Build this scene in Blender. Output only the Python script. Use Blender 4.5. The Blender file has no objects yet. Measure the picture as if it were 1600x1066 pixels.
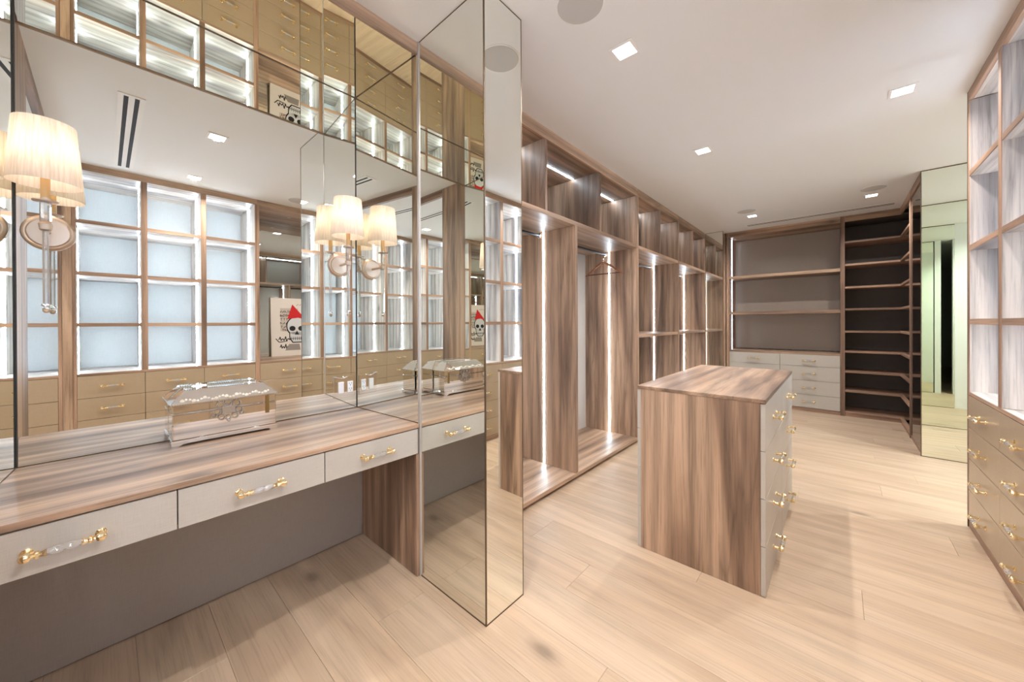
import bpy, bmesh, math, random
from mathutils import Vector, Matrix
random.seed(7)
S = bpy.context.scene
COL = S.collection
PI = math.pi

# ------------------------------------------------------------------ camera, world, exposure
cam = bpy.data.cameras.new('camera')
cam.sensor_width = 36.0
cam.lens = 36.0 * 568.57 / 1600.0
cam.shift_y = -(533.0 - 506.0) / 1600.0
cam.clip_start = 0.02
co = bpy.data.objects.new('camera', cam)
COL.objects.link(co)
yaw, pit, rol = math.radians(41.739), math.radians(-0.176), math.radians(-0.230)
f = Vector((-math.sin(yaw) * math.cos(pit), math.cos(yaw) * math.cos(pit), math.sin(pit)))
r = Vector((math.cos(yaw), math.sin(yaw), 0))
u = r.cross(f)
r2 = r * math.cos(rol) + u * math.sin(rol)
u2 = -r * math.sin(rol) + u * math.cos(rol)
mw = Matrix((r2, u2, -f)).transposed().to_4x4()
mw.translation = Vector((0, 0, 1.305))
co.matrix_world = mw
S.camera = co

W = bpy.data.worlds.new('world')
W.use_nodes = True
W.node_tree.nodes['Background'].inputs[0].default_value = (0.9, 0.95, 1, 1)
W.node_tree.nodes['Background'].inputs[1].default_value = 0.05
S.world = W
S.view_settings.view_transform = 'Standard'
S.view_settings.look = 'None'
S.view_settings.gamma = 1
S.view_settings.use_curve_mapping = False
S.view_settings.exposure = 0.33
cy = S.cycles
cy.max_bounces = 20
cy.diffuse_bounces = 6
cy.glossy_bounces = 16
cy.transmission_bounces = 10
cy.transparent_max_bounces = 8
cy.sample_clamp_indirect = 40.0
cy.caustics_reflective = True
cy.caustics_refractive = False
cy.blur_glossy = 0.3
cy.use_denoising = True

LAMP_W = 10.5        # each recessed downlight
LED_E = 62.0          # cool shelf strips
SHADE_W = 1.5        # sconce bulb

CEIL = 2.75
XB = -2.208          # vanity mirror plane
XW = -1.604          # front plane of vanity and wardrobe
XR = 0.62            # front plane of right-hand cabinets
XP = -1.122          # face of mirrored column
CT = 0.786           # vanity countertop

def area(name, loc, w, size, color=(1, .94, .87), spread=150):
    l = bpy.data.lights.new(name, 'AREA')
    l.shape = 'SQUARE'
    l.size = size
    l.energy = w
    l.color = color
    l.spread = math.radians(spread)
    o = bpy.data.objects.new(name, l)
    o.location = loc
    COL.objects.link(o)
    return o

DOWN = [(-.84, .59), (.31, .60), (-.84, 1.85), (.31, 1.85), (-.84, 3.37), (.31, 3.34), (-.86, 5.90), (.30, 5.87),
        (-.84, -1.15), (.31, -1.15), (1.95, 4.45)]  # last entry: unseen lamp added to brighten the side passage
for x, y in DOWN:
    area('downlight_lamp', (x, y, CEIL - .022), LAMP_W if x < 1 else LAMP_W * 3, .036, (1, .975, .955) if x < 1 else (.93, .98, 1))

# ------------------------------------------------------------------ materials
def lin(c):
    return tuple((v / 12.92 if v <= .04045 else ((v + .055) / 1.055) ** 2.4) for v in c)
def rgb(R, G, B):
    return lin((R / 255, G / 255, B / 255)) + (1,)

def mat(name, col=(.8, .8, .8, 1), rough=.5, metal=0, **kw):
    m = bpy.data.materials.new(name)
    m.use_nodes = True
    b = m.node_tree.nodes['Principled BSDF']
    b.inputs['Base Color'].default_value = col
    b.inputs['Roughness'].default_value = rough
    b.inputs['Metallic'].default_value = metal
    for k, v in kw.items():
        b.inputs[k].default_value = v
    return m

def nodes(m):
    return m.node_tree.nodes, m.node_tree.links, m.node_tree.nodes['Principled BSDF']

def ramp(N, stops):
    n = N.new('ShaderNodeValToRGB')
    e = n.color_ramp.elements
    e[0].position, e[0].color = stops[0]
    e[1].position, e[1].color = stops[-1]
    for p, c in stops[1:-1]:
        x = e.new(p)
        x.color = c
    return n

def wood(name, axis, cols, cross=4.0, along=.42, rough=.42, fib=.24, vein=.36, knot=.5, bump=.05, tint=.10, ringk=1.0):
    """procedural timber; axis = grain direction in object space"""
    m = mat(name, rough=rough)
    N, L, B = nodes(m)
    tc = N.new('ShaderNodeTexCoord')
    oi = N.new('ShaderNodeObjectInfo')
    mul = N.new('ShaderNodeVectorMath'); mul.operation = 'MULTIPLY_ADD'
    comb = N.new('ShaderNodeCombineXYZ')
    for i in range(3):
        L.new(oi.outputs['Random'], comb.inputs[i])
    mul.inputs[1].default_value = (17.3, 11.1, 13.7)
    L.new(comb.outputs[0], mul.inputs[0]); L.new(tc.outputs['Object'], mul.inputs[2])
    def mapped(c, a):
        mp = N.new('ShaderNodeMapping')
        s = [c, c, c]; s['xyz'.index(axis)] = a
        mp.inputs['Scale'].default_value = s
        L.new(mul.outputs[0], mp.inputs['Vector'])
        return mp
    def noise(mp, detail, rgh=.5, dist=0.0):
        n = N.new('ShaderNodeTexNoise')
        n.inputs['Scale'].default_value = 1.0
        n.inputs['Detail'].default_value = detail
        n.inputs['Roughness'].default_value = rgh
        n.inputs['Distortion'].default_value = dist
        L.new(mp.outputs[0], n.inputs['Vector'])
        return n
    n1 = noise(mapped(cross * .72, along * .8), 4, .45, 1.3)
    r1 = ramp(N, [(.30, cols[0]), (.40, cols[1]), (.455, cols[2]), (.52, cols[3]), (.68, cols[4])])
    L.new(n1.outputs['Fac'], r1.inputs[0])
    # cathedral rings
    ring = N.new('ShaderNodeTexWave')
    ring.wave_type = 'RINGS'
    ring.rings_direction = 'SPHERICAL'
    ring.inputs['Scale'].default_value = 1.0
    ring.inputs['Distortion'].default_value = 5.5
    ring.inputs['Detail'].default_value = 3
    ring.inputs['Detail Scale'].default_value = 1.2
    L.new(mapped(cross * 1.1, along * .9).outputs[0], ring.inputs['Vector'])
    rr = ramp(N, [(0, (1 - fib * ringk, 1 - fib * ringk, 1 - fib * ringk, 1)), (.6, (1, 1, 1, 1)), (1, (1.05, 1.05, 1.05, 1))])
    L.new(ring.outputs['Fac'], rr.inputs[0])
    # fibres
    n2 = noise(mapped(110, 3.0), 4, .7)
    r2_ = ramp(N, [(.28, (1 - fib * 1.6,) * 3 + (1,)), (.5, (1, 1, 1, 1)), (.75, (1 + fib * .5,) * 3 + (1,))])
    L.new(n2.outputs['Fac'], r2_.inputs[0])
    # dark veins
    n3 = noise(mapped(cross * .9, along * .5), 5, .55, .4)
    d = N.new('ShaderNodeMath'); d.operation = 'SUBTRACT'; d.inputs[1].default_value = .5
    L.new(n3.outputs['Fac'], d.inputs[0])
    ab = N.new('ShaderNodeMath'); ab.operation = 'ABSOLUTE'
    L.new(d.outputs[0], ab.inputs[0])
    r3 = ramp(N, [(0, (1 - vein,) * 3 + (1,)), (.012, (1 - vein * .5,) * 3 + (1,)), (.045, (1, 1, 1, 1))])
    L.new(ab.outputs[0], r3.inputs[0])
    # knots
    vo = N.new('ShaderNodeTexVoronoi')
    vo.inputs['Scale'].default_value = 1.0
    L.new(mapped(2.6, 1.25).outputs[0], vo.inputs['Vector'])
    r4 = ramp(N, [(.03, (1 - knot,) * 3 + (1,)), (.075, (1 - knot * .35,) * 3 + (1,)), (.13, (1, 1, 1, 1))])
    L.new(vo.outputs['Distance'], r4.inputs[0])
    cur = r1.outputs[0]
    for x in (rr, r2_, r3, r4):
        mx = N.new('ShaderNodeMix'); mx.data_type = 'RGBA'; mx.blend_type = 'MULTIPLY'
        mx.inputs[0].default_value = 1
        L.new(cur, mx.inputs[6]); L.new(x.outputs[0], mx.inputs[7])
        cur = mx.outputs[2]
    hv = N.new('ShaderNodeHueSaturation')
    mr = N.new('ShaderNodeMapRange')
    mr.inputs['To Min'].default_value = 1 - tint; mr.inputs['To Max'].default_value = 1 + tint
    L.new(oi.outputs['Random'], mr.inputs[0]); L.new(mr.outputs[0], hv.inputs['Value'])
    L.new(cur, hv.inputs['Color'])
    L.new(hv.outputs[0], B.inputs['Base Color'])
    if bump:
        bp = N.new('ShaderNodeBump'); bp.inputs['Strength'].default_value = bump; bp.inputs['Distance'].default_value = .002
        L.new(n2.outputs['Fac'], bp.inputs['Height']); L.new(bp.outputs[0], B.inputs['Normal'])
    return m

WC = [rgb(120, 96, 79), rgb(148, 119, 98), rgb(168, 137, 113), rgb(183, 151, 125), rgb(198, 167, 141)]
WOOD = {a: wood('timber_' + a, a, WC) for a in 'xyz'}
WD = [rgb(124, 96, 78), rgb(150, 118, 97), rgb(166, 132, 109), rgb(178, 143, 119), rgb(192, 156, 131)]
EDGE = {a: wood('timber_edge_' + a, a, WD, knot=0, vein=.2) for a in 'xyz'}
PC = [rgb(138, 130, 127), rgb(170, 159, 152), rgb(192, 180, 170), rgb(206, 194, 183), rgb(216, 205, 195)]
LED_PALE = {a: wood('led_lightened_timber_' + a, a, PC, vein=.3) for a in 'xyz'}  # cell timber: LED brightness put into the colour, paler than the brown wood
FC = [rgb(187, 161, 135), rgb(191, 165, 139), rgb(194, 168, 142), rgb(197, 172, 146), rgb(200, 176, 151)]
OAK = wood('pale_oak', 'x', FC, cross=4, along=.7, rough=.46, fib=.12, vein=.10, knot=.42, bump=.03, tint=.05, ringk=.30)

def linen_mat(name, c, rough):
    m = mat(name, c, rough)
    N, L, B = nodes(m)
    tc = N.new('ShaderNodeTexCoord')
    outs = []
    for s in ((22, 22, 900), (900, 900, 22)):
        mp = N.new('ShaderNodeMapping'); mp.inputs['Scale'].default_value = s
        L.new(tc.outputs['Object'], mp.inputs[0])
        n = N.new('ShaderNodeTexNoise'); n.inputs['Scale'].default_value = 1; n.inputs['Detail'].default_value = 2
        L.new(mp.outputs[0], n.inputs['Vector'])
        outs.append(n)
    ad = N.new('ShaderNodeMath'); ad.operation = 'ADD'
    L.new(outs[0].outputs['Fac'], ad.inputs[0]); L.new(outs[1].outputs['Fac'], ad.inputs[1])
    d = tuple(v * .88 for v in c[:3]) + (1,); e = tuple(min(1, v * 1.07) for v in c[:3]) + (1,)
    hf = N.new('ShaderNodeMath'); hf.operation = 'MULTIPLY'; hf.inputs[1].default_value = .5
    L.new(ad.outputs[0], hf.inputs[0])
    rp = ramp(N, [(.3, d), (.5, c), (.7, e)])
    L.new(hf.outputs[0], rp.inputs[0]); L.new(rp.outputs[0], B.inputs['Base Color'])
    return m
LINEN = linen_mat('woven_pale_laminate', rgb(190, 183, 173), .36)
TAUPE = linen_mat('woven_taupe_laminate', rgb(178, 156, 130), .24)
LINEN_B = linen_mat('woven_taupe_panel', rgb(168, 157, 146), .36)
UMBER = linen_mat('woven_umber_panel', rgb(152, 138, 126), .30)
DARKBACK = linen_mat('dark_woven_panel', rgb(92, 82, 76), .5)
CELLBACK = linen_mat('pale_woven_panel', rgb(198, 200, 198), .5)

WHITE = mat('white_paint', (.81, .815, .81, 1), .7)
TRIMW = mat('white_trim', (.85, .84, .82, 1), .5)
MIRROR = mat('mirror_glass', (.89, .91, .87, 1), 0.0, 1)
SMOKE = mat('tinted_mirror_glass', (.70, .72, .68, 1), 0.0, 1)
GREENM = mat('greenish_mirror_glass', (.85, .885, .80, 1), 0.0, 1)
TOPMIR = mat('bronze_mirror_glass', (.88, .88, .77, 1), 0.0, 1)
BRONZE = mat('bronze_edge', (.16, .115, .075, 1), .4, .8)
PEWTER = mat('pale_edge', (.50, .46, .43, 1), .4, .3)
SEAM = mat('dark_seam', (.03, .028, .025, 1), .5)
GOLD = mat('polished_brass', (.93, .76, .46, 1), .15, 1)
BRASS = mat('brushed_champagne', (.62, .50, .40, 1), .34, 1)
CHROME = mat('chrome', (.85, .85, .86, 1), .08, 1)
BLACK = mat('black_metal', (.012, .012, .014, 1), .35, .2)
GRILLE = mat('speaker_grille', (.56, .55, .53, 1), .8)
DARKSLOT = mat('slot_black', (.012, .012, .012, 1), .7)
CRYSTAL = mat('crystal', (1, 1, 1, 1), .03, 0, **{'Transmission Weight': .80, 'IOR': 1.5})
SMOKEGLASS = mat('smoked_glass', (.72, .68, .66, 1), .0, 0, **{'Transmission Weight': 1.0, 'IOR': 1.45})
PLASTIC = mat('white_plastic', (.85, .85, .86, 1), .3)
HANGW = wood('hanger_wood', 'x', [rgb(112, 66, 38), rgb(128, 78, 48), rgb(142, 90, 58), rgb(152, 98, 64), rgb(160, 108, 74)], cross=20, along=3, knot=0, vein=.1)

def emit(name, col, s):
    m = bpy.data.materials.new(name); m.use_nodes = True
    N = m.node_tree.nodes; N.clear()
    e = N.new('ShaderNodeEmission'); o = N.new('ShaderNodeOutputMaterial')
    e.inputs[0].default_value = col + (1,); e.inputs[1].default_value = s
    m.node_tree.links.new(e.outputs[0], o.inputs[0])
    return m
LED = emit('cool_led', (.72, .87, 1.0), 60.0)
LEDC = emit('bright_cool_led', (.66, .80, 1.0), LED_E)
LEDB = emit('dim_cool_led', (.85, .90, 1.0), 14.0)
LENS = emit('downlight_lens', (1, .93, .84), 9.0)
FLAME = emit('bulb', (1, .87, .72), 5.0)

def shade_mat():
    m = bpy.data.materials.new('pleated_linen_shade'); m.use_nodes = True
    N = m.node_tree.nodes; L = m.node_tree.links; N.clear()
    o = N.new('ShaderNodeOutputMaterial'); mx = N.new('ShaderNodeMixShader'); mx.inputs[0].default_value = .55
    d = N.new('ShaderNodeBsdfDiffuse'); t = N.new('ShaderNodeBsdfTranslucent')
    tc = N.new('ShaderNodeTexCoord'); mp = N.new('ShaderNodeMapping'); mp.inputs['Scale'].default_value = (160, 160, 2)
    n = N.new('ShaderNodeTexNoise'); n.inputs['Scale'].default_value = 1
    L.new(tc.outputs['Object'], mp.inputs[0]); L.new(mp.outputs[0], n.inputs['Vector'])
    rp = ramp(N, [(.3, (.78, .70, .62, 1)), (.6, (.90, .85, .79, 1))])
    L.new(n.outputs['Fac'], rp.inputs[0])
    L.new(rp.outputs[0], d.inputs[0]); L.new(rp.outputs[0], t.inputs[0])
    L.new(d.outputs[0], mx.inputs[1]); L.new(t.outputs[0], mx.inputs[2]); L.new(mx.outputs[0], o.inputs[0])
    return m
SHADE = shade_mat()

# ------------------------------------------------------------------ mesh helpers
class MB:
    def __init__(s):
        s.v, s.f = [], []
    def add(s, vs, fs):
        n = len(s.v)
        s.v += [tuple(p) for p in vs]
        s.f += [tuple(i + n for i in q) for q in fs]
        return s
    def box(s, x0, x1, y0, y1, z0, z1):
        vs = [(x, y, z) for x in (x0, x1) for y in (y0, y1) for z in (z0, z1)]
        return s.add(vs, [(0, 1, 3, 2), (4, 6, 7, 5), (0, 4, 5, 1), (2, 3, 7, 6), (0, 2, 6, 4), (1, 5, 7, 3)])
    def cbox(s, x0, x1, y0, y1, z0, z1, c=.0015):
        """box with chamfered edges"""
        lo, hi = (x0, y0, z0), (x1, y1, z1)
        vs, idx = [], {}
        for i in range(8):
            sg = [(i >> k) & 1 for k in range(3)]
            for a in range(3):
                p = []
                for k in range(3):
                    e = hi[k] if sg[k] else lo[k]
                    p.append(e if k == a else (e - c if sg[k] else e + c))
                idx[(i, a)] = len(vs); vs.append(p)
        fs = []
        for a in range(3):
            b, d = (a + 1) % 3, (a + 2) % 3
            for sgn in (0, 1):
                q = []
                for (ub, ud) in ((0, 0), (1, 0), (1, 1), (0, 1)):
                    i = (sgn << a) | (ub << b) | (ud << d)
                    q.append(idx[(i, a)])
                fs.append(q if sgn else q[::-1])
        for a in range(3):           # edges along axis a
            b, d = (a + 1) % 3, (a + 2) % 3
            for ub in (0, 1):
                for ud in (0, 1):
                    i0 = (ub << b) | (ud << d); i1 = i0 | (1 << a)
                    q = [idx[(i0, b)], idx[(i1, b)], idx[(i1, d)], idx[(i0, d)]]
                    fs.append(q if (ub ^ ud) == 0 else q[::-1])
        for i in range(8):
            fs.append([idx[(i, 0)], idx[(i, 1)], idx[(i, 2)]])
        return s.add(vs, fs)
    def lathe(s, prof, o=(0, 0, 0), n=24, axis='z', caps=True):
        vs, fs = [], []
        for (rad, h) in prof:
            for k in range(n):
                a = 2 * PI * k / n
                c, d = rad * math.cos(a), rad * math.sin(a)
                p = {'z': (c, d, h), 'x': (h, c, d), 'y': (d, h, c)}[axis]
                vs.append((p[0] + o[0], p[1] + o[1], p[2] + o[2]))
        for j in range(len(prof) - 1):
            for k in range(n):
                k2 = (k + 1) % n
                fs.append((j * n + k, j * n + k2, (j + 1) * n + k2, (j + 1) * n + k))
        if caps:
            fs.append(tuple(range(n))[::-1]); fs.append(tuple((len(prof) - 1) * n + k for k in range(n)))
        return s.add(vs, fs)
    def tube(s, pts, rad, n=10):
        pts = [Vector(p) for p in pts]
        rads = rad if isinstance(rad, (list, tuple)) else [rad] * len(pts)
        vs, fs = [], []
        up = Vector((0, 0, 1))
        t0 = (pts[1] - pts[0]).normalized()
        if abs(t0.dot(up)) > .9: up = Vector((1, 0, 0))
        nrm = t0.cross(up).normalized()
        for i, p in enumerate(pts):
            t = (pts[min(i + 1, len(pts) - 1)] - pts[max(i - 1, 0)]).normalized()
            nrm = (nrm - t * nrm.dot(t)).normalized()
            bn = t.cross(nrm)
            for k in range(n):
                a = 2 * PI * k / n
                vs.append(p + (nrm * math.cos(a) + bn * math.sin(a)) * rads[i])
        for i in range(len(pts) - 1):
            for k in range(n):
                k2 = (k + 1) % n
                fs.append((i * n + k, i * n + k2, (i + 1) * n + k2, (i + 1) * n + k))
        fs.append(tuple(range(n))[::-1]); fs.append(tuple((len(pts) - 1) * n + k for k in range(n)))
        return s.add(vs, fs)
    def ball(s, c, rad, n=10, m=6, sq=(1, 1, 1)):
        vs = [(c[0], c[1], c[2] - rad * sq[2])]
        for j in range(1, m):
            a = -PI / 2 + PI * j / m
            for k in range(n):
                b = 2 * PI * k / n
                vs.append((c[0] + rad * sq[0] * math.cos(a) * math.cos(b), c[1] + rad * sq[1] * math.cos(a) * math.sin(b), c[2] + rad * sq[2] * math.sin(a)))
        vs.append((c[0], c[1], c[2] + rad * sq[2]))
        fs = []
        for k in range(n):
            fs.append((0, 1 + (k + 1) % n, 1 + k))
            fs.append((len(vs) - 1, 1 + (m - 2) * n + k, 1 + (m - 2) * n + (k + 1) % n))
            for j in range(m - 2):
                fs.append((1 + j * n + k, 1 + j * n + (k + 1) % n, 1 + (j + 1) * n + (k + 1) % n, 1 + (j + 1) * n + k))
        return s.add(vs, fs)
    def prism(s, poly, axis, a0, a1):
        """extrude a 2-D polygon along an axis"""
        n = len(poly)
        def P(p, h):
            return {'x': (h, p[0], p[1]), 'y': (p[0], h, p[1]), 'z': (p[0], p[1], h)}[axis]
        vs = [P(p, a0) for p in poly] + [P(p, a1) for p in poly]
        fs = [tuple(range(n))[::-1], tuple(range(n, 2 * n))] + [(i, (i + 1) % n, n + (i + 1) % n, n + i) for i in range(n)]
        return s.add(vs, fs)
    def mesh(s, name, m, smooth=False):
        me = bpy.data.meshes.new(name)
        me.from_pydata(s.v, [], s.f)
        me.materials.append(m)
        bm = bmesh.new(); bm.from_mesh(me)
        bmesh.ops.recalc_face_normals(bm, faces=bm.faces)
        bm.to_mesh(me); bm.free()
        if smooth:
            me.shade_smooth() if hasattr(me, 'shade_smooth') else None
        me.update()
        return me

def put(name, me, parent=None, loc=(0, 0, 0), rz=0, **props):
    o = bpy.data.objects.new(name, me)
    o.location = loc
    o.rotation_euler = (0, 0, rz)
    if parent: o.parent = parent
    for k, v in props.items(): o[k] = v
    COL.objects.link(o)
    return o

def smooth(me, ang=40):
    for p in me.polygons: p.use_smooth = True
    if hasattr(me, 'set_sharp_from_angle'): me.set_sharp_from_angle(angle=math.radians(ang))
    return me

class Thing:
    """Empty at the base of a thing; parts are given in world coordinates"""
    def __init__(s, name, label, cat, base, group=None):
        s.o = bpy.data.objects.new(name, None)
        s.o.empty_display_size = .1
        s.o.location = base
        s.b = Vector(base)
        s.o['label'] = label; s.o['category'] = cat
        if group: s.o['group'] = group
        COL.objects.link(s.o)
    def part(s, name, mb, m, parent=None, sm=False, **props):
        off = s.b
        me = MB().add([tuple(Vector(p) - off) for p in mb.v], mb.f).mesh(name, m)
        if sm: smooth(me)
        return put(name, me, parent or s.o, **props)
    def box(s, name, x0, x1, y0, y1, z0, z1, m, c=.001, parent=None, **props):
        """part whose own origin is its centre"""
        cx, cyy, cz = (x0 + x1) / 2, (y0 + y1) / 2, (z0 + z1) / 2
        me = MB().cbox(x0 - cx, x1 - cx, y0 - cyy, y1 - cyy, z0 - cz, z1 - cz, c).mesh(name, m)
        loc = Vector((cx, cyy, cz)) - (s.b if parent is None else s.b + parent.location)
        return put(name, me, parent or s.o, loc, **props)

def tag(o, label, cat, group=None):
    o['label'] = label; o['category'] = cat
    if group: o['group'] = group
    return o

def struct(name, mb, m, **p):
    return put(name, mb.mesh(name, m), None, kind='structure', **p)

# ------------------------------------------------------------------ room shell
fl = struct('floor', MB().box(-2.32, 2.62, -2.3, 7.45, -.06, -.014), SEAM)
PW = .236
row = 0
y = -2.28
SEAMX = {}
while y < 7.42:
    x = -2.30 - random.uniform(0, 1.5)
    if abs(y + .08) < PW: x = -2.08 - 1.9
    while x < 2.6:
        ln = random.choice((1.62, 1.9, 1.9, 2.2))
        a, b = max(x, -2.30), min(x + ln, 2.6)
        if b - a > .05:
            hx, hy = (b - a) / 2, PW / 2
            me = MB().cbox(-hx + .0004, hx - .0004, -hy + .0004, hy - .0004, -.006, .006, .0008).mesh('plank', OAK)
            put('plank', me, fl, (a + hx, y + hy, -.006))
        x += ln
    y += PW

struct('ceiling', MB().box(-2.32, 2.62, -2.3, 7.45, CEIL, CEIL + .08), WHITE)
struct('wall_left', MB().box(-2.36, -2.30, -2.3, 7.45, 0, CEIL), WHITE)
struct('wall_far', MB().box(-2.32, 2.66, 7.38, 7.45, 0, CEIL), WHITE)
struct('wall_near', MB().box(-2.32, 2.66, -2.3, -2.24, 0, CEIL), WHITE)
struct('wall_right', MB().box(1.325, 1.40, -2.24, 3.655, 0, CEIL), WHITE)
struct('wall_passage', MB().box(1.315, 2.62, 5.255, 5.33, 0, CEIL), WHITE)
struct('wall_passage_near', MB().box(1.54, 2.60, 3.58, 3.655, 0, CEIL), WHITE)
struct('wall_hall', MB().box(2.60, 2.66, -2.24, 7.4, 0, CEIL), WHITE)
struct('wall_entry', MB().box(-2.30, -1.66, -2.24, -.56, 0, CEIL), WHITE)

# timber fascia over the vanity, cased opening behind the camera
struct('trim_1', MB().cbox(XW - .016, XW - .004, -.268, 1.082, 2.684, CEIL, .001), WOOD['y'])
struct('trim_2', MB().cbox(-1.24, XR + .02, -.305, -.268, 2.675, CEIL, .001), WOOD['x'])
struct('trim_3', MB().cbox(-1.66, -1.24, -.50, -.268, 0, CEIL - .0005, .001), WOOD['z'])

# ------------------------------------------------------------------ handles (crystal bar between brass ends)
def handle_meshes():
    g = MB()
    for sx in (1,):
        X = .066 * sx
        g.lathe([(.0125, 0), (.0125, -.003), (.0070, -.006), (.0065, -.022), (.0110, -.027), (.0128, -.034), (.0105, -.042), (.004, -.046)], (X, 0, 0), 8, 'y')
        # stepped collar running to the crystal
        a = [(.0070, 0), (.0070, .010), (.0105, .013), (.0105, .018), (.0072, .021), (.0082, .028), (.0098, .032)]
        g.lathe([(rr, -sx * h) for rr, h in a], (X - sx * .004, -.034, 0), 8, 'x')
    c = MB()
    n = 6
    prof = [(-.034, .0084), (-.030, .0096), (-.012, .0108), (0, .0094), (.012, .0108), (.030, .0096), (.034, .0084)]
    vs, fs = [], []
    for j, (h, rad) in enumerate(prof):
        for k in range(n):
            a = 2 * PI * (k + .5 * (j % 2)) / n
            vs.append((h, -.034 + rad * math.cos(a), rad * math.sin(a)))
    for j in range(len(prof) - 1):
        for k in range(n):
            k2 = (k + 1) % n
            if j % 2 == 0:
                fs += [(j * n + k, j * n + k2, (j + 1) * n + k), (j * n + k2, (j + 1) * n + k2, (j + 1) * n + k)]
            else:
                fs += [(j * n + k, j * n + k2, (j + 1) * n + k2), (j * n + k, (j + 1) * n + k2, (j + 1) * n + k)]
    fs += [tuple(range(n))[::-1], tuple((len(prof) - 1) * n + k for k in range(n))]
    c.add(vs, fs)
    return smooth(g.mesh('handle_post', GOLD), 35), c.mesh('crystal_bar', CRYSTAL)
HM, CM = handle_meshes()

def drawer(t, face, x0, x1, y0, y1, z0, z1, m=None, off=0):
    """drawer front with its handle; face: the way it looks (+x, -x, -y)"""
    g = .0016
    m = m or LINEN
    if face[1] == 'x':
        d = t.box('drawer', x0, x1, y0 + g, y1 - g, z0 + g, z1 - g, m, .0012)
        hx = (x1 - x0) / 2
        loc, rz = ((hx, off, 0), PI / 2) if face[0] == '+' else ((-hx, 0, 0), -PI / 2)
    else:
        d = t.box('drawer', x0 + g, x1 - g, y0, y1, z0 + g, z1 - g, m, .0012)
        loc, rz = (0, -(y1 - y0) / 2, 0), 0
    put('handle_post', HM, d, loc, rz, label='turned brass handle post')
    h = put('handle_post', HM, d, loc, rz, label='turned brass handle post')
    h.scale = (-1, 1, 1)
    put('crystal_bar', CM, d, loc, rz, label='clear cut-crystal handle bar')
    return d

# ------------------------------------------------------------------ vanity
ct = put('vanity_countertop', MB().cbox(-.3015, .3015, -.666, .670, -.010, .010, .0012).mesh('vanity_countertop', WOOD['y']), None, (-1.9055, .406, CT - .010))
tag(ct, 'long brown wood-grain countertop running under the vanity mirror', 'countertop')

van = Thing('vanity_drawer_unit', 'wall-hung run of pale taupe drawers with crystal handles and open knee space below', 'drawers', (-1.93, .40, 0))
for y0, y1 in ((-.262, .157), (.157, .616), (.616, 1.074)):
    drawer(van, '+x', -1.628, -1.608, y0, y1, .632, .762, None, -.022 if y0 < 0 else 0)
van.box('carcass', -2.195, -1.63, -.262, 1.072, .640, CT - .021, SEAM)
van.box('back_panel', -2.212, -2.196, -.262, 1.062, .002, .639, LINEN_B, label='taupe woven panel at back of the knee space')
van.box('end_panel', -2.195, XW - .004, 1.062, 1.080, .002, .63, WOOD['z'])
van.box('end_panel', -2.195, XW - .004, -.280, -.264, .002, CT - .022, WOOD['z'])

# mirrors of the alcove
def slab(p, q, z0, z1, t, m, name):
    """upright sheet from p to q (x,y), thickness t behind its left side"""
    d = Vector((q[0] - p[0], q[1] - p[1], 0)).normalized()
    n = Vector((-d.y, d.x, 0)) * t
    vs = []
    for z in (z0, z1):
        vs += [(p[0], p[1], z), (q[0], q[1], z), (q[0] + n.x, q[1] + n.y, z), (p[0] + n.x, p[1] + n.y, z)]
    mb = MB().add(vs, [(0, 3, 2, 1), (4, 5, 6, 7), (0, 1, 5, 4), (1, 2, 6, 5), (2, 3, 7, 6), (3, 0, 4, 7)])
    return mb
ZT = 2.690
CY0, CY1 = -.214, 1.035          # back corners
FY0, FY1 = -.264, 1.079          # front ends of splayed wings
def mirror_thing(name, label, p, q, z0, z1, t=.012, m=MIRROR):
    T = Thing(name, label, 'mirror', ((p[0] + q[0]) / 2, (p[1] + q[1]) / 2, z0))
    T.part('glass', slab(p, q, z0 + .004, z1 - .002, t, m, 'glass'), m)
    d = Vector((q[0] - p[0], q[1] - p[1], 0)).normalized()
    n = Vector((-d.y, d.x, 0))
    pp = (p[0] - n.x * .0006, p[1] - n.y * .0006); qq = (q[0] - n.x * .0006, q[1] - n.y * .0006)
    T.part('edge_strip', slab(pp, qq, z0 + .0005, z0 + .0042, .012, SEAM, 'edge'), BRONZE)
    if z1 < CEIL - .01:
        T.part('edge_strip', slab(pp, qq, z1 - .0045, z1 - .0005, .012, SEAM, 'edge'), BRONZE)
    return T
VM = mirror_thing('vanity_mirror', 'wide frameless wall mirror behind the vanity countertop', (XB, CY0 + .003), (XB, CY1 - .003), CT, ZT)
mirror_thing('side_mirror', 'splayed mirror wing at the right end of the vanity countertop', (XB + .002, CY1), (XW - .012, FY1), CT, ZT)
mirror_thing('side_mirror', 'splayed mirror wing at the left end of the vanity countertop', (XW - .012, FY0), (XB + .002, CY0), CT, ZT)
tm = put('ceiling_mirror', MB().box(-.308, .308, -.662, .666, -.006, .006).mesh('ceiling_mirror', TOPMIR), None, (-1.930, .406, ZT + .006))
tag(tm, 'bronze-tinted mirror panel on the ceiling of the vanity alcove', 'mirror')
VM.box('joint_strip', XB + .0005, XB + .003, CY1 - .0032, CY1 - .0002, CT + .001, ZT - .001, SEAM, .0004)
VM.box('joint_strip', XB + .0005, XB + .004, CY0 + .0002, CY0 + .0042, CT + .001, ZT - .001, SEAM, .0004)

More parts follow.
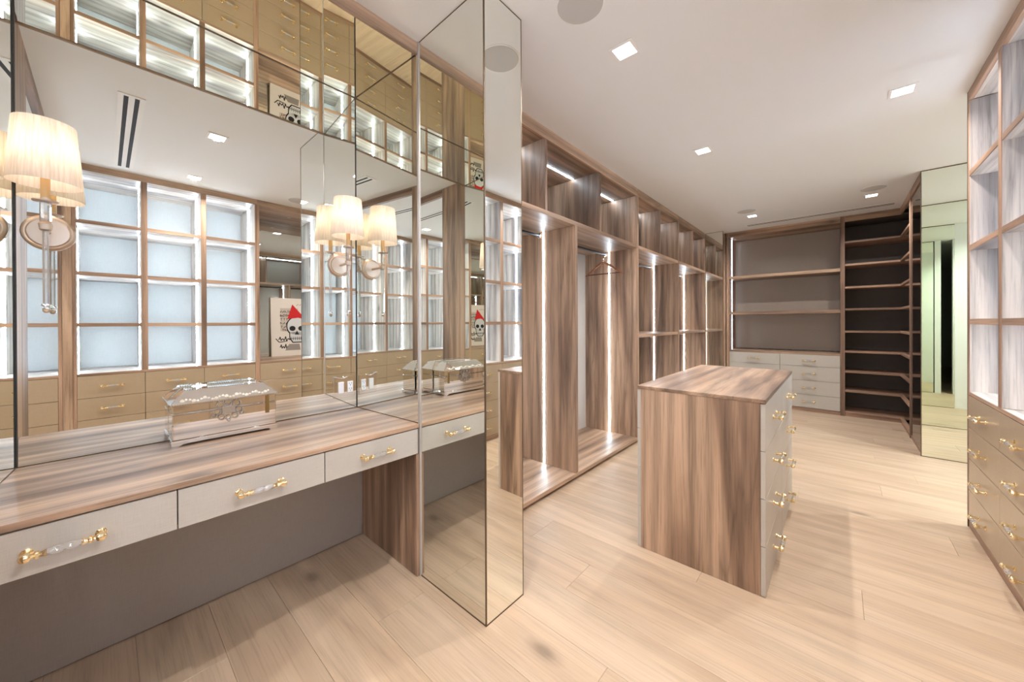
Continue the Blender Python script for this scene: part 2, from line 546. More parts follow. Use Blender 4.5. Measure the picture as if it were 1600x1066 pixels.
# mirrored column
pc = Thing('mirrored_column', 'floor-to-ceiling mirror-clad column between vanity and wardrobe', 'column', ((XW + XP) / 2, 1.21, 0))
y0, y1 = 1.084, 1.332
pc.box('core', XW - .30, XP - .008, y0 + .008, y1 - .004, .0, CEIL - .001, EDGE['z'])
pc.box('mirror_panel', XW + .002, XP - .004, y0, y0 + .007, .006, CEIL - .004, MIRROR, .0008)
pc.box('mirror_panel', XP - .007, XP, y0 + .004, y1 - .003, .006, CEIL - .004, MIRROR, .0008)
pc.box('edge_strip', XP - .005, XP + .0012, y0 - .0012, y0 + .005, .0, CEIL - .001, BRONZE, .0006)
pc.box('edge_strip', XP - .005, XP + .0012, y1 - .004, y1, .0, CEIL - .001, BRONZE, .0006)
pc.box('edge_strip', XW - .012, XW + .004, y0 - .006, y0 + .006, .0, CEIL - .001, PEWTER, .0006, label='pale edging strip')
pc.box('base_strip', XW + .004, XP - .004, y0 - .0012, y0 + .004, 0, .006, BRONZE, .0005)
pc.box('base_strip', XP - .004, XP + .0012, y0 + .005, y1 - .004, 0, .006, BRONZE, .0005)
pc.box('top_strip', XW + .004, XP - .004, y0 - .0012, y0 + .004, CEIL - .005, CEIL - .001, BRONZE, .0005)
pc.box('top_strip', XP - .004, XP + .0012, y0 + .005, y1 - .004, CEIL - .005, CEIL - .001, BRONZE, .0005)

# ------------------------------------------------------------------ left wardrobes
XBK = -2.25
ZS0, ZS1 = 2.104, 2.138          # shelf under the top cells
def wardrobe(label, ya, yb, bays, tops, midshelf, group):
    t = Thing('open_wardrobe', label, 'wardrobe', ((XBK + XW) / 2, (ya + yb) / 2, 0))
    pt = .022
    t.box('plinth', XBK, XW - .05, ya, yb, .001, .028, EDGE['y'])
    t.box('base_board', XBK + .012, XW, ya + pt, yb - pt, .028, .058, WOOD['y'])
    t.box('header', XW - .02, XW, ya, yb, 2.668, CEIL - .001, WOOD['y'])
    t.box('top_board', XBK + .012, XW - .021, ya + pt, yb - pt, 2.672, 2.694, WOOD['y'])
    t.box('back_panel', XBK, XBK + .011, ya + pt, yb - pt, .029, 2.69, LINEN_B)
    t.box('shelf', XBK + .012, XW, ya + pt, yb - pt, ZS0, ZS1, WOOD['y'])
    for yy, s in ((ya, 1), (yb - pt, -1)):
        t.box('side_panel', XBK, XW - .0005, yy, yy + pt, .029, 2.667, WOOD['z'])
    for yy in bays:
        t.box('divider', XBK + .012, XW - .001, yy - .018, yy + .018, .0585, ZS0 - .0005, WOOD['z'])
    for yy in tops:
        t.box('divider', XBK + .012, XW - .001, yy - .013, yy + .013, ZS1 + .0005, 2.6715, WOOD['z'])
    edges = [ya + pt] + [q for b in bays for q in (b - .018, b + .018)] + [yb - pt]
    for i in range(0, len(edges), 2):
        a, b = edges[i], edges[i + 1]
        spans = [(.059, ZS0 - .001)]
        if midshelf:
            t.box('shelf', XBK + .012, XW - .004, a, b, 1.137, 1.172, WOOD['y'])
            spans = [(.059, 1.136), (1.173, ZS0 - .001)]
        for z0, z1 in spans:
            t.box('led_strip', -1.9345, -1.9275, b - .005, b - .0002, z0, z1, LED, .0005, label='glowing cool white light strip')
            t.box('led_strip', -1.9345, -1.9275, a + .0002, a + .005, z0, z1, LED, .0005, label='glowing cool white light strip')
            rod = t.part('clothes_rod', MB().lathe([(.0125, a + .004), (.0125, b - .004)], (-1.972, 0, z1 - .028 - .0), 16, 'y'), BLACK, sm=True)
            for yy, s in ((a, 1), (b, -1)):
                t.part('rod_bracket', MB().lathe([(.022, yy), (.022, yy + s * .006), (.016, yy + s * .010), (.016, yy + s * .022)], (-1.972, 0, z1 - .028), 16, 'y'), CHROME, rod, sm=True)
    te = [ya + pt] + [q for b in tops for q in (b - .013, b + .013)] + [yb - pt]
    for i in range(0, len(te), 2):
        t.box('led_strip', -1.8845, -1.8775, te[i] + .002, te[i + 1] - .002, 2.667, 2.6718, LED, .0005, label='glowing cool white light strip')
    return t
wardrobe('open walnut-brown hanging wardrobe with two full-height bays beside the mirrored column', 1.336, 3.850, [2.603], [2.187, 3.015], False, None)
wardrobe('open walnut-brown double-hang wardrobe bay, middle of the left wall', 3.850, 5.208, [], [4.523], True, None)
wardrobe('open walnut-brown double-hang wardrobe bay at the far end of the left wall', 5.208, 6.566, [], [5.88], True, None)

# hanger
HX, HY, HZ = -1.972, 3.772, ZS0 - .029
hg = Thing('clothes_hanger', 'brown wooden coat hanger on the black rod', 'hanger', (HX, HY, HZ))
for s in (-1, 1):
    pts = [(HX + s * q, HY, HZ - .095 - d) for q, d in ((0.0, 0), (.03, .004), (.09, .045), (.16, .095), (.225, .135))]
    hg.part('shoulder_arm', MB().tube(pts, [.013, .014, .013, .012, .009], 8), HANGW, sm=True)
hg.part('trouser_bar', MB().tube([(HX - .20, HY, HZ - .222), (HX + .20, HY, HZ - .222)], .0055, 8), mat('dark_bar', rgb(70, 38, 20), .4), sm=True)
hk = [(HX, HY, HZ - .09), (HX, HY, HZ - .052)] + [(HX + .021 * math.sin(a) + .0, HY, HZ - .012 + .0275 * -math.cos(a)) for a in [PI * .15 + i * PI * 1.35 / 10 for i in range(11)]]
hg.part('hook', MB().tube(hk, .0018, 6), CHROME, sm=True)

# far mirrored end column
ec = Thing('mirrored_column', 'narrow mirror-faced column closing the far end of the left wardrobes', 'column', (-1.48, 6.67, 0))
ec.box('core', -1.62, -1.356, 6.578, 6.76, 0, CEIL - .001, EDGE['z'])
ec.box('mirror_panel', -1.60, -1.352, 6.570, 6.577, .006, CEIL - .004, MIRROR, .0008)
ec.box('mirror_panel', -1.355, -1.350, 6.578, 6.76, .006, CEIL - .004, MIRROR, .0008)
ec.box('edge_strip', -1.354, -1.347, 6.567, 6.574, 0, CEIL - .001, BRONZE, .0005)
ec.box('top_strip', -1.60, -1.355, 6.568, 6.572, CEIL - .006, CEIL - .001, BRONZE, .0005)

# ------------------------------------------------------------------ far wall units
YE = 6.775
bu = Thing('back_wall_shelving', 'wide open shelving with taupe back above eight drawers on the far wall', 'shelving', (-.63, 7.0, 0))
YBK = 7.25
bu.box('plinth', -1.34, .04, YE + .01, YBK, .001, .05, EDGE['x'])
bu.box('side_panel', -1.345, -1.305, YE, YBK, .001, CEIL - .002, EDGE['z'])
bu.box('side_panel', .038, .085, YE - .002, YBK, .001, CEIL - .002, EDGE['z'])
bu.box('header', -1.304, .037, YE, YE + .02, 2.668, CEIL - .001, WOOD['x'])
bu.box('top_board', -1.304, .037, YE + .021, YBK, 2.672, 2.69, WOOD['x'])
bu.box('back_panel', -1.304, .037, YBK - .012, YBK, .86, 2.671, UMBER, label='taupe woven back panel')
bu.box('drawer_top', -1.304, .037, YE, YBK - .013, .825, .850, WOOD['x'])
bu.box('carcass', -1.304, .037, YE + .022, YBK - .02, .052, .824, SEAM)
for z in (1.42, 1.995):
    bu.box('shelf', -1.304, .037, YE + .005, YBK - .013, z, z + .045, WOOD['x'])
ZD = [.055, .245, .450, .655, .824]
for x0, x1 in ((-1.304, -.640), (-.640, .037)):
    for k in range(4):
        drawer(bu, '-y', x0, x1, YE, YE + .02, ZD[k], ZD[k + 1])
for x, s in ((-1.305, 1),):
    for z0, z1 in ((.851, 1.419), (1.466, 1.994), (2.041, 2.671)):
        bu.box('led_strip', min(x, x + s * .005) , max(x, x + s * .005), YE + .20, YE + .214, z0, z1, LEDB, .0005, label='glowing cool white light strip')

# corner shoe shelves: L plan, continuing along the right wall to the mirrored end
SHZ = [.045, .335, .60, .875, 1.15, 1.455, 1.755, 2.065, 2.375]
cs = Thing('corner_shoe_shelves', 'tall dark-backed corner unit with nine close brown shelves', 'shelving', (.55, 6.85, 0))
XD = .607
YM = 5.98                     # front upright on the right-hand run
cs.box('back_panel', .086, 1.16, YBK - .012, YBK, .045, 2.67, DARKBACK)
cs.box('back_panel', 1.161, 1.175, YM, YBK - .013, .045, 2.67, DARKBACK)
cs.box('header', .086, XD + .02, YE, YE + .02, 2.668, CEIL - .001, WOOD['x'])
cs.box('header', XD, XD + .02, YM - .02, YE - .001, 2.668, CEIL - .001, WOOD['y'])
cs.box('top_board', .086, 1.16, YE + .021, YBK - .013, 2.672, 2.69, DARKBACK)
cs.box('upright', XD, XD + .035, YM - .018, YM + .018, .001, 2.667, EDGE['z'])
cs.box('upright', XD + .036, 1.16, YM - .018, YM, .001, 2.667, DARKBACK)
cs.box('plinth', .086, XD + .03, YE + .01, YE + .03, .001, .044, EDGE['x'])
cs.box('plinth', XD + .01, XD + .03, YM + .02, YE + .009, .001, .044, EDGE['y'])
for z in SHZ:
    cs.box('shelf', .086, 1.16, YE, YBK - .013, z, z + .026, EDGE['x'])
    cs.box('return_rail', XD, XD + .034, YM + .019, YE - .0005, z, z + .026, EDGE['y'])

tu = Thing('glazed_cabinet', 'narrow dark cabinet with smoked glass side and tall mirrored end panel on the right', 'cabinet', (.9, 5.6, 0))
tu.box('back_panel', 1.161, 1.175, 5.275, YM - .02, .045, 2.67, DARKBACK)
tu.box('header', XD, XD + .02, 5.262, YM - .021, 2.668, CEIL - .001, WOOD['y'])
tu.box('plinth', XD + .01, XD + .03, 5.262, YM - .02, .001, .044, EDGE['y'])
tu.box('side_panel', XD, 1.30, 5.255, 5.274, .001, CEIL - .002, DARKBACK)
tu.box('top_board', XD + .021, 1.16, 5.275, YM - .02, 2.672, 2.69, DARKBACK)
tu.box('glass_pane', XD + .010, XD + .016, 5.275, YM - .0185, .045, 2.667, SMOKEGLASS, label='smoked glass pane')
tu.box('mirror_panel', XD + .003, 1.312, 5.243, 5.252, .006, CEIL - .004, GREENM, .0008, label='tall mirror facing the room')
tu.box('edge_strip', XD - .002, XD + .003, 5.241, 5.254, .0, CEIL - .001, BRONZE, .0005)
tu.box('base_strip', XD + .003, 1.312, 5.2415, 5.246, .0, .006, BRONZE, .0005)
tu.box('top_strip', XD + .003, 1.312, 5.2405, 5.246, CEIL - .010, CEIL - .001, BRONZE, .0005)

# ------------------------------------------------------------------ right-hand cabinets
XRB = 1.30
ZR = [.052, .244, .440, .636, .838]
SH = [1.283, 1.745, 2.212]
def cell_unit(label, ya, yb, divs, niche=False, drawers=None, endmirror=False):
    t = Thing('display_cabinet', label, 'cabinet', ((XR + XRB) / 2, (ya + yb) / 2, 0))
    p = .022
    t.box('plinth', XR + .004, XRB, ya, yb, .001, .050, EDGE['y'])
    t.box('counter_board', XR + .004, XRB - .013, ya + p, yb - p, .840, .860, WOOD['y'] if niche else LED_PALE['y'])
    t.box('edge_band', XR, XR + .004, ya + p, yb - p, .840, .860, EDGE['y'], label='brown front edge')
    t.box('header', XR, XR + .02, ya, yb, 2.690, CEIL - .001, WOOD['y'])
    t.box('top_board', XR + .021, XRB - .013, ya + p, yb - p, 2.692, 2.712, WOOD['y'] if niche else LED_PALE['y'])
    if niche:
        t.box('mirror_back', XRB - .012, XRB - .004, ya + p, yb - p, .861, 2.691, SMOKE, label='smoky mirror back of the niche')
    else:
        t.box('back_panel', XRB - .012, XRB, ya + p, yb - p, .861, 2.691, CELLBACK, label='pale woven back panel')
    t.box('carcass', XR + .022, XRB - .014, ya + p, yb - p, .051, .839, SEAM)
    wz = WOOD['z'] if niche else LED_PALE['z']
    for yy in (ya, yb - p):
        t.box('side_panel', XR + .004, XRB, yy, yy + p, .051, 2.689, wz)
        t.box('edge_band', XR, XR + .004, yy, yy + p, .051, 2.689, EDGE['z'], label='brown front edge')
    for d in divs:
        t.box('divider', XR + .004, XRB - .013, d - .022, d + .022, .861, 2.691, wz)
        t.box('edge_band', XR, XR + .004, d - .022, d + .022, .861, 2.689, EDGE['z'], label='brown front edge')
    e = [ya + p] + [q for d in divs for q in (d - .022, d + .022)] + [yb - p]
    if not niche:
        for i in range(0, len(e), 2):
            a, b = e[i], e[i + 1]
            for z in SH:
                t.box('shelf', XR + .006, XRB - .013, a, b, z, z + .034, LED_PALE['y'])
                t.box('edge_band', XR + .002, XR + .006, a, b, z, z + .034, EDGE['y'], label='brown front edge')
            lv = [.861] + [q for z in SH for q in (z, z + .034)] + [2.691]
            for j in range(0, 8, 2):
                for yy, s in ((a, 1), (b, -1)):
                    q = (yy + s * .0002, yy + s * .006)
                    t.box('led_strip', .895, .910, min(q), max(q), lv[j] + .001, lv[j + 1] - .001, LEDC, .0005, label='glowing cool white light strip')
    ds = drawers or ([ya + p] + divs + [yb - p])
    for i in range(len(ds) - 1):
        for k in range(4):
            drawer(t, '-x', XR + .0005, XR + .020, ds[i], ds[i + 1], ZR[k], ZR[k + 1], TAUPE)
    if endmirror:
        t.box('mirror_panel', XR + .004, XRB + .012, yb + .0005, yb + .008, .006, CEIL - .004, GREENM, .0008, label='mirror on the cabinet end')
        t.box('edge_strip', XR - .001, XR + .004, yb, yb + .010, .001, CEIL - .001, BRONZE, .0005)
        t.box('edge_strip', XRB + .012, XRB + .022, yb, yb + .012, .001, CEIL - .001, SEAM, .0005)
        t.box('top_strip', XR + .004, XRB + .012, yb + .0045, yb + .0105, CEIL - .010, CEIL - .001, BRONZE, .0005)
    return t
cell_unit('tall cabinet of glowing white cells over taupe drawers behind the cased opening', -1.95, -.245, [-1.38, -.81])
cell_unit('three-column cabinet of glowing cells over taupe drawers facing the vanity', -.186, 1.192, [.265, .711])
nu = cell_unit('cabinet with a mirror-backed niche holding a skull picture over taupe drawers', 1.192, 2.444, [], niche=True, drawers=[1.214, 1.82, 2.422])
cell_unit('two-column cabinet of LED-lightened wood cells over taupe drawers at the right of the island', 2.444, 3.640, [3.042], endmirror=True)
jb = put('jamb_filler', MB().cbox(-.02, .02, -.0285, .0285, 0, 2.74, .001).mesh('jamb_filler', WOOD['z']), None, (.642, -.2155, .001))
tag(jb, 'narrow wood filler strip between two glowing display cabinets', 'trim')

# art on the niche ledge
AT = Thing('skull_picture', 'unframed canvas with a black skull in a red pointed hat leaning in the niche', 'picture', (1.23, 1.86, .8605))
AY0, AY1, AZ1 = 1.488, 2.22, 1.655
xb_, xt_ = 1.215, 1.262
def AX(z, off=0): return xb_ + (xt_ - xb_) * (z - .8615) / (AZ1 - .8615) - off
def panel(y0, y1, z0, z1, off, th):
    vs = []
    for yy in (y0, y1):
        for zz in (z0, z1):
            for o_ in (off, off - th):
                vs.append((AX(zz, o_), yy, zz))
    return MB().add(vs, [(0, 1, 3, 2), (4, 6, 7, 5), (0, 4, 5, 1), (2, 3, 7, 6), (0, 2, 6, 4), (1, 5, 7, 3)])
def polyart(pts, off=.0012):
    n = len(pts)
    vs = [(AX(z, off), yy, z) for yy, z in pts] + [(AX(z, 0.0), yy, z) for yy, z in pts]
    return MB().add(vs, [tuple(range(n)), tuple(range(n, 2 * n))[::-1]] + [(i, (i + 1) % n, n + (i + 1) % n, n + i) for i in range(n)])
def ell(cy_, cz_, ry, rz_, n=28, a0=0, wob=0):
    return [(cy_ + ry * math.cos(2 * PI * i / n + a0) * (1 + wob * math.sin(5 * i)), cz_ + rz_ * math.sin(2 * PI * i / n + a0)) for i in range(n)]
CANV = mat('canvas', rgb(226, 214, 202), .8)
INK = mat('black_ink', rgb(30, 26, 26), .7)
GREYI = mat('grey_ink', rgb(150, 140, 132), .8)
MAROON = mat('maroon_ink', rgb(120, 55, 60), .8)
REDI = mat('red_ink', rgb(205, 24, 24), .7)
BONE = mat('bone_white', rgb(214, 212, 210), .8)
AT.part('canvas', panel(AY0, AY1, .8615, AZ1, 0, .030), CANV)
def strokes(segs, w, off=.001):
    mb = MB()
    for (a, b, c, d) in segs:
        L_ = math.hypot(c - a, d - b) or 1e-6
        ny, nz = -(d - b) / L_ * w, (c - a) / L_ * w
        q = [(a + ny, b + nz), (c + ny, d + nz), (c - ny, d - nz), (a - ny, b - nz)]
        m2 = polyart(q, off)
        mb.add(m2.v, m2.f)
    return mb
# seen through the mirror: larger y reads as right
SC, SZ = 1.80, 1.236
def row_marks(y0, y1, z, h, rnd):
    out = []
    yy = y0
    while yy < y1:
        w = rnd.uniform(.012, .03)
        k = rnd.random()
        if k < .35: out += [(yy, z, yy, z + h), (yy, z + h, yy + w * .6, z + h * .5), (yy + w * .6, z + h * .5, yy + w, z)]
        elif k < .7: out += [(yy, z, yy + w, z + h), (yy, z + h * .5, yy + w, z + h * .5)]
        else: out += [(yy, z + h, yy + w, z + h), (yy + w * .5, z, yy + w * .5, z + h)]
        yy += w + .010
    return out
rn = random.Random(3)
AT.part('background_block', polyart([(1.60, 1.515), (1.82, 1.515), (1.82, 1.20), (1.60, 1.20)], .0006), mat('wash_ink', rgb(200, 186, 172), .8))
AT.part('lettering', strokes(sum([row_marks(1.60, 1.80, 1.45 - i * .052, .030, rn) for i in range(5)], []), .0032), mat('brown_ink', rgb(88, 74, 66), .8), label='rows of dark hand-drawn letter marks')
AT.part('lettering', strokes(row_marks(1.60, 1.80, 1.395, .026, rn) + row_marks(1.62, 1.80, 1.20, .03, rn), .0034), MAROON, label='maroon letter marks')
AT.part('lettering', strokes(row_marks(1.80, 1.97, 1.55, .03, rn), .0022), GREYI, label='faint grey heading marks')
scr = []
for (ys, zs, ln) in ((1.57, 1.09, .29), (1.585, .985, .24)):
    px_, pz_ = ys, zs
    for i in range(26):
        nx_ = ys + ln * (i + 1) / 26; nz_ = zs + .045 * math.sin(i * 2.1) * (.6 + .4 * math.cos(i * .9))
        scr.append((px_, pz_, nx_, nz_)); px_, pz_ = nx_, nz_
scr += [(1.54, 1.10, 1.58, 1.05), (1.58, 1.05, 1.66, 1.06)]
AT.part('script', strokes(scr, .0055), INK, label='black brush script scribble')
sk = ell(SC, SZ + .03, .118, .125, 30)
jaw = [(SC - .085, SZ - .05), (SC - .085, SZ - .13), (SC - .05, SZ - .185), (SC + .05, SZ - .185), (SC + .085, SZ - .13), (SC + .085, SZ - .05)]
AT.part('skull_outline', (lambda a, b: a.add(b.v, b.f))(polyart(ell(SC, SZ + .03, .132, .14, 30, 0, .02), .0012), polyart([(SC + (p - SC) * 1.14, SZ + (q - SZ) * 1.08) for p, q in jaw], .0012)), INK)
AT.part('skull', (lambda a, b: a.add(b.v, b.f))(polyart(sk, .0018), polyart(jaw, .0018)), BONE)
ey = MB()
for s in (-1, 1):
    m2 = polyart(ell(SC + s * .055, SZ, .038, .035, 18), .0026); ey.add(m2.v, m2.f)
m2 = polyart([(SC, SZ - .03), (SC - .028, SZ - .085), (SC + .028, SZ - .085)], .0026); ey.add(m2.v, m2.f)
AT.part('skull_sockets', ey, INK)
te_ = [(SC - .075 + i * .025, SZ - .115, SC - .075 + i * .025, SZ - .165) for i in range(7)] + [(SC - .08, SZ - .14, SC + .08, SZ - .14)]
AT.part('teeth', strokes(te_, .0035, .0026), INK)
AT.part('hat', polyart([(SC - .115, SZ + .13), (SC - .05, SZ + .335), (SC + .02, SZ + .25), (SC + .125, SZ + .12), (SC + .02, SZ + .15)], .0030), REDI, label='red pointed hat')
AT.part('base_block', polyart([(SC - .15, SZ - .30), (SC + .04, SZ - .30), (SC + .03, SZ - .215), (SC - .10, SZ - .215)], .0012), GREYI)

# small puck lights in the niche soffit
for yy in (1.62, 2.08):
    nu.part('puck_light', MB().lathe([(.022, 2.6915), (.022, 2.688), (.016, 2.687)], (.93, yy, 0), 16), mat('puck', (.6, .5, .4, 1), .3, .8))

# ------------------------------------------------------------------ island
IX0, IX1, IY0, IY1 = -.868, -.250, 2.067, 3.417
isl = Thing('drawer_island', 'freestanding brown wood island with taupe drawers in the middle of the floor', 'island', ((IX0 + IX1) / 2, (IY0 + IY1) / 2, 0))
isl.box('top', IX0 - .001, IX1 + .001, IY0 - .001, IY1 + .001, .917, .937, WOOD['y'], .0015)
isl.box('end_panel', IX0 + .0205, IX1 - .0205, IY0, IY0 + .022, .001, .9165, WOOD['z'])
isl.box('end_panel', IX0 + .0205, IX1 - .0205, IY1 - .022, IY1, .001, .9165, WOOD['z'])
isl.box('carcass', IX0 + .0215, IX1 - .0215, IY0 + .0225, IY1 - .0225, .001, .916, SEAM)
ZI = [.002, .238, .464, .690, .916]
ym = (IY0 + IY1) / 2
for face, x0, x1 in (('+x', IX1 - .020, IX1), ('-x', IX0, IX0 + .020)):
    for a, b in ((IY0, ym), (ym, IY1)):
        for k in range(4):
            drawer(isl, face, x0, x1, a, b, ZI[k], ZI[k + 1])

# ------------------------------------------------------------------ jewellery box
BX0, BX1, BY0, BY1, BZ = -2.204, -2.070, .183, .569, CT
jw = Thing('jewelry_box', 'mirrored glass jewelry chest with ornate silver clasp on the vanity countertop', 'box', ((BX0 + BX1) / 2, (BY0 + BY1) / 2, BZ))
BG = mat('silvered_glass', (.86, .84, .80, 1), .03, 1)
SILV = mat('antique_silver', (.62, .60, .57, 1), .25, 1)
# skirt with cut-out feet, front and back
def skirt(y0, y1):
    z = BZ
    return [(y0, z + .0005), (y0 + .028, z + .0005), (y0 + .038, z + .010), (y1 - .038, z + .010), (y1 - .028, z + .0005), (y1, z + .0005), (y1, z + .026), (y0, z + .026)]
jw.part('base_skirt', MB().prism(skirt(BY0, BY1), 'x', BX1 - .006, BX1), BG)
jw.part('base_skirt', MB().prism(skirt(BY0, BY1), 'x', BX0, BX0 + .006), BG)
for yy in (BY0 + .0005, BY1 - .0065):
    def sk2():
        z = BZ
        a, b = BX0 + .0065, BX1 - .0065
        return [(a, z + .0005), (a + .02, z + .0005), (a + .028, z + .010), (b - .028, z + .010), (b - .02, z + .0005), (b, z + .0005), (b, z + .026), (a, z + .026)]
    jw.part('base_skirt', MB().prism(sk2(), 'y', yy, yy + .006), BG)
jw.part('body', MB().cbox(BX0 + .004, BX1 - .004, BY0 + .004, BY1 - .004, BZ + .0265, BZ + .134, .003), BG)
jw.part('lid_band', MB().cbox(BX0 + .004, BX1 - .004, BY0 + .004, BY1 - .004, BZ + .1365, BZ + .172, .003), BG)
jw.part('seam_trim', MB().box(BX0 + .002, BX1 - .002, BY0 + .002, BY1 - .002, BZ + .134, BZ + .1365), SILV)
z0, z1 = BZ + .1725, BZ + .232
lo = [(BX0 - .001, BY0 - .004), (BX1 + .004, BY0 - .004), (BX1 + .004, BY1 + .004), (BX0 - .001, BY1 + .004)]
hi_ = [(BX0 + .030, BY0 + .048), (BX1 - .034, BY0 + .048), (BX1 - .034, BY1 - .052), (BX0 + .030, BY1 - .052)]
jw.part('lid', MB().add([(x, y_, z0) for x, y_ in lo] + [(x, y_, z0 + .004) for x, y_ in lo] + [(x, y_, z1) for x, y_ in hi_],
        [(0, 3, 2, 1), (0, 1, 5, 4), (1, 2, 6, 5), (2, 3, 7, 6), (3, 0, 4, 7), (4, 5, 9, 8), (5, 6, 10, 9), (6, 7, 11, 10), (7, 4, 8, 11), (8, 9, 10, 11)]), BG)
bd = MB()
def beads(p, q, n, rad=.0026):
    for i in range(n + 1):
        tt = i / n
        bd.ball([p[k] + (q[k] - p[k]) * tt for k in range(3)], rad, 6, 4)
L4 = [(x, y_, z0 + .004) for x, y_ in lo]; H4 = [(x, y_, z1) for x, y_ in hi_]
for i in (0, 1, 2): beads(L4[i], L4[(i + 1) % 4], 48 if i == 1 else 16)
for i in range(4): beads(L4[i], H4[i], 10)
beads(H4[1], H4[2], 34); beads(H4[0], H4[3], 34)
jw.part('beading', bd, SILV, kind='stuff')
et = MB()
rn2 = random.Random(5)
for i in range(26):
    tt = (i + .5) / 26
    yy = BY0 + .03 + (BY1 - BY0 - .06) * tt
    fr = .22 + .08 * math.sin(i * 1.3)
    et.ball((BX1 + .004 - .038 * fr, yy, z0 + .004 + .0555 * fr), .006 if i % 3 else .009, 6, 4, (.35, 1, 1))
jw.part('etched_flowers', et, mat('frosted', (.86, .80, .68, 1), .35, .3), kind='stuff')
# ornate clasp: scroll rings and plate
cl = MB()
cyy, czz = .376, BZ + .128
for (dy, dz, rad) in ((-.030, .026, .014), (.030, .026, .014), (-.040, -.004, .012), (.040, -.004, .012), (-.024, -.030, .012), (.024, -.030, .012), (0, .034, .012), (0, -.036, .010), (-.052, -.020, .008), (.052, -.020, .008)):
    ring = [(BX1 + .002, cyy + dy + rad * math.cos(a), czz + dz + rad * math.sin(a)) for a in [i * 2 * PI / 14 for i in range(15)]]
    cl.tube(ring, .0030, 6)
cl.cbox(BX1 - .003, BX1 + .005, cyy - .024, cyy + .024, czz - .016, czz + .018, .002)
cl.ball((BX1 + .006, cyy, czz - .048), .006, 8, 5)
jw.part('clasp', cl, SILV, sm=True, label='ornate scrolled silver clasp')
for yy in (BY0 + .315 + .030,):
    jw.part('hinge_strap', MB().cbox(BX1 - .0035, BX1 - .0005, yy - .008 + .0, yy + .008, BZ + .085, BZ + .168, .0008), mat('strap', rgb(150, 125, 80), .3, .8))

# ------------------------------------------------------------------ outlet on the mirror
ou = Thing('wall_outlet', 'two-gang mirrored plate with white switch and white socket by the right mirror corner', 'outlet', (XB, .955, .875))
ou.part('cover_plate', MB().cbox(XB + .0005, XB + .005, .895, 1.022, .862, .985, .0015), mat('plate_mirror', (.86, .84, .80, 1), .04, 1))
lip = [(XB + .006, .893 + i * .009, .984 + .004 * math.cos(i * .5) - .006 * math.sin(i * .33)) for i in range(10)]
ou.part('plate_lip', MB().tube(lip, .0045, 8), CHROME, sm=True, label='bent chrome lip')
ou.part('rocker_switch', MB().cbox(XB + .0052, XB + .011, .921, .953, .888, .955, .002), PLASTIC)
so = ou.part('socket', MB().cbox(XB + .0052, XB + .010, .976, 1.008, .888, .955, .002), PLASTIC)
hl = MB()
for zc in (.906, .938):
    hl.box(XB + .0098, XB + .0104, .984, .986, zc, zc + .010)
    hl.box(XB + .0098, XB + .0104, .997, .999, zc, zc + .010)
    hl.ball((XB + .0100, .9915, zc - .006), .0028, 6, 4, (.2, 1, 1))
ou.part('socket_slots', hl, DARKSLOT, so)

# ------------------------------------------------------------------ sconces
def sconce(label, Y):
    X, Z = XB + .122, 1.648
    t = Thing('wall_sconce', label, 'lamp', (XB, Y, 1.34), 'pair of crystal sconces on the vanity mirror')
    t.part('backplate', MB().lathe([(.066, XB + .0005), (.066, XB + .007), (.062, XB + .012), (.058, XB + .014), (.054, XB + .013), (.050, XB + .017), (.01, XB + .019)], (0, Y, Z), 40, 'x'), BRASS, sm=True)
    t.part('arm', MB().tube([(XB + .015, Y, Z), (XB + .07, Y, Z + .002), (X, Y, Z + .006)], .007, 10).ball((X, Y, Z + .006), .014, 12, 8), BRASS, sm=True)
    t.part('crystal_stem', MB().lathe([(.0135, Z + .022), (.0135, Z + .088)], (X, Y, 0), 8), CRYSTAL)
    t.part('drip_pan', MB().lathe([(.010, Z + .088), (.030, Z + .090), (.031, Z + .094), (.012, Z + .098), (.012, Z + .104)], (X, Y, 0), 24), BRASS, sm=True)
    t.part('joint', MB().lathe([(.006, Z - .012), (.014, Z - .008), (.017, Z + .012), (.012, Z + .018), (.0135, Z + .022)], (X, Y, 0), 16), BRASS, sm=True)
    t.part('candle_sleeve', MB().lathe([(.0115, Z + .1045), (.0115, Z + .205)], (X, Y, 0), 16), mat('candle_sleeve', rgb(205, 170, 120), .4, .2), sm=True)
    t.part('bulb', MB().ball((X, Y, Z + .250), .020, 12, 8, (1, 1, 1.5)), FLAME, sm=True)
    # shade: thin open drum, slightly tapered
    zb, zt, rb, rt, th = 1.800, 2.014, .087, .073, .0012
    n = 48
    vs, fs = [], []
    for (rad, z) in ((rb, zb), (rt, zt), (rt - th, zt), (rb - th, zb)):
        for k in range(n):
            a = 2 * PI * k / n
            vs.append((X + rad * math.cos(a), Y + rad * math.sin(a), z))
    for j in range(4):
        for k in range(n):
            fs.append((j * n + k, j * n + (k + 1) % n, ((j + 1) % 4) * n + (k + 1) % n, ((j + 1) % 4) * n + k))
    t.part('lamp_shade', MB().add(vs, fs), SHADE, sm=True, label='off-white pleated drum shade, lit')
    rod = t.part('crystal_drop', MB().lathe([(.0085, Z - .27), (.0085, Z - .013)], (X, Y, 0), 6), CRYSTAL)
    t.part('finial', MB().lathe([(.004, Z - .302), (.009, Z - .296), (.010, Z - .288), (.005, Z - .281), (.012, Z - .276), (.012, Z - .2705)], (X, Y, 0), 12), CHROME, rod, sm=True)
    l = bpy.data.lights.new('sconce_lamp', 'POINT')
    l.energy = SHADE_W; l.color = (1, .87, .74); l.shadow_soft_size = .03
    lo_ = bpy.data.objects.new('sconce_lamp', l); lo_.location = (X, Y, 1.915); COL.objects.link(lo_)
sconce('lit crystal wall sconce at the left end of the vanity mirror', -.136)
sconce('lit crystal wall sconce at the right end of the vanity mirror', .932)

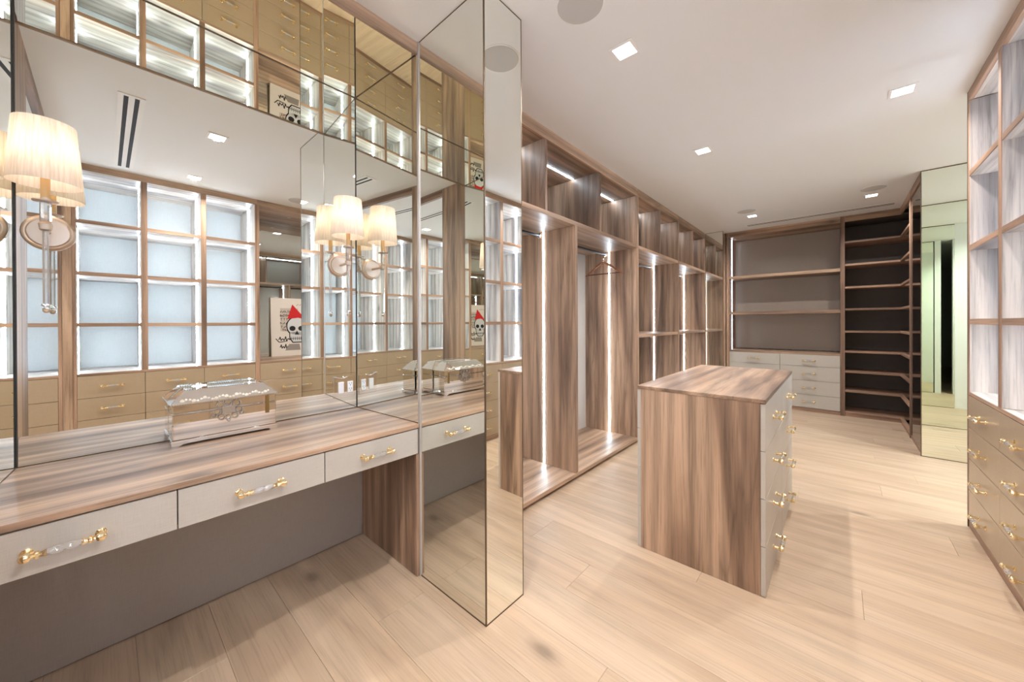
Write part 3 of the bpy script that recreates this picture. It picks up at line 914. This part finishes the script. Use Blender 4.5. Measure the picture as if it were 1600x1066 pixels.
# ------------------------------------------------------------------ ceiling fittings
where = ['nearest the vanity', 'nearest the right cabinets by the camera', 'above the near end of the island, left side', 'above the near end of the island, right side',
         'midway along the left wardrobes', 'in front of the two-column cabinet', 'by the far left corner shelving', 'by the far right shoe shelves',
         'left of the pair beyond the cased opening', 'right of the pair beyond the cased opening', 'added unseen to brighten the side passage']
fr_me = None
for (x, y_), w in zip(DOWN, where):
    t = Thing('recessed_downlight', 'square white recessed downlight ' + w, 'light', (x, y_, CEIL - .004), 'square ceiling downlights')
    s, i_ = .062, .048
    fm = MB()
    for a, b, c, d in ((-s, s, -s, -i_), (-s, s, i_, s), (-s, -i_, -i_, i_), (i_, s, -i_, i_)):
        fm.box(x + a, x + b, y_ + c, y_ + d, CEIL - .005, CEIL - .0003)
    t.part('frame', fm, TRIMW)
    t.part('lens', MB().box(x - i_, x + i_, y_ - i_, y_ + i_, CEIL - .004, CEIL - .001), LENS, label='glowing lens')
for (x, y_), w in zip(((-.87, 1.45), (.31, 1.53), (-.88, 5.60), (.30, 5.57)), ('near the mirrored column', 'near the niche cabinet', 'near the far left corner', 'near the far right shoe shelves')):
    t = Thing('ceiling_speaker', 'round flush ceiling speaker ' + w, 'speaker', (x, y_, CEIL - .004), 'round ceiling speakers')
    t.part('grille', MB().lathe([(.102, CEIL - .0003), (.102, CEIL - .004), (.098, CEIL - .005)], (x, y_, 0), 40), GRILLE)
    t.part('rim', MB().lathe([(.108, CEIL - .0003), (.108, CEIL - .003), (.1025, CEIL - .004), (.1025, CEIL - .0003)], (x, y_, 0), 40, caps=False), TRIMW)
for (x0, x1, yy, w) in ((-1.075, .45, .125, 'over the vanity aisle'), (-1.0, .53, 6.45, 'in front of the far wall shelving'), (-1.075, .45, -.78, 'beyond the cased opening')):
    t = Thing('linear_air_vent', 'long white two-slot ceiling air vent ' + w, 'vent', ((x0 + x1) / 2, yy, CEIL - .005), 'linear ceiling vents')
    fm = MB()
    for a, b in ((-.062, -.036), (-.014, .014), (.036, .062)):
        fm.box(x0, x1, yy + a, yy + b, CEIL - .005, CEIL - .0003)
    fm.box(x0 - .025, x0, yy - .062, yy + .062, CEIL - .005, CEIL - .0003)
    fm.box(x1, x1 + .025, yy - .062, yy + .062, CEIL - .005, CEIL - .0003)
    t.part('frame', fm, TRIMW)
    for a, b in ((-.036, -.014), (.014, .036)):
        t.part('slot', MB().box(x0, x1, yy + a + .0002, yy + b - .0002, CEIL - .0053, CEIL - .0003), DARKSLOT)
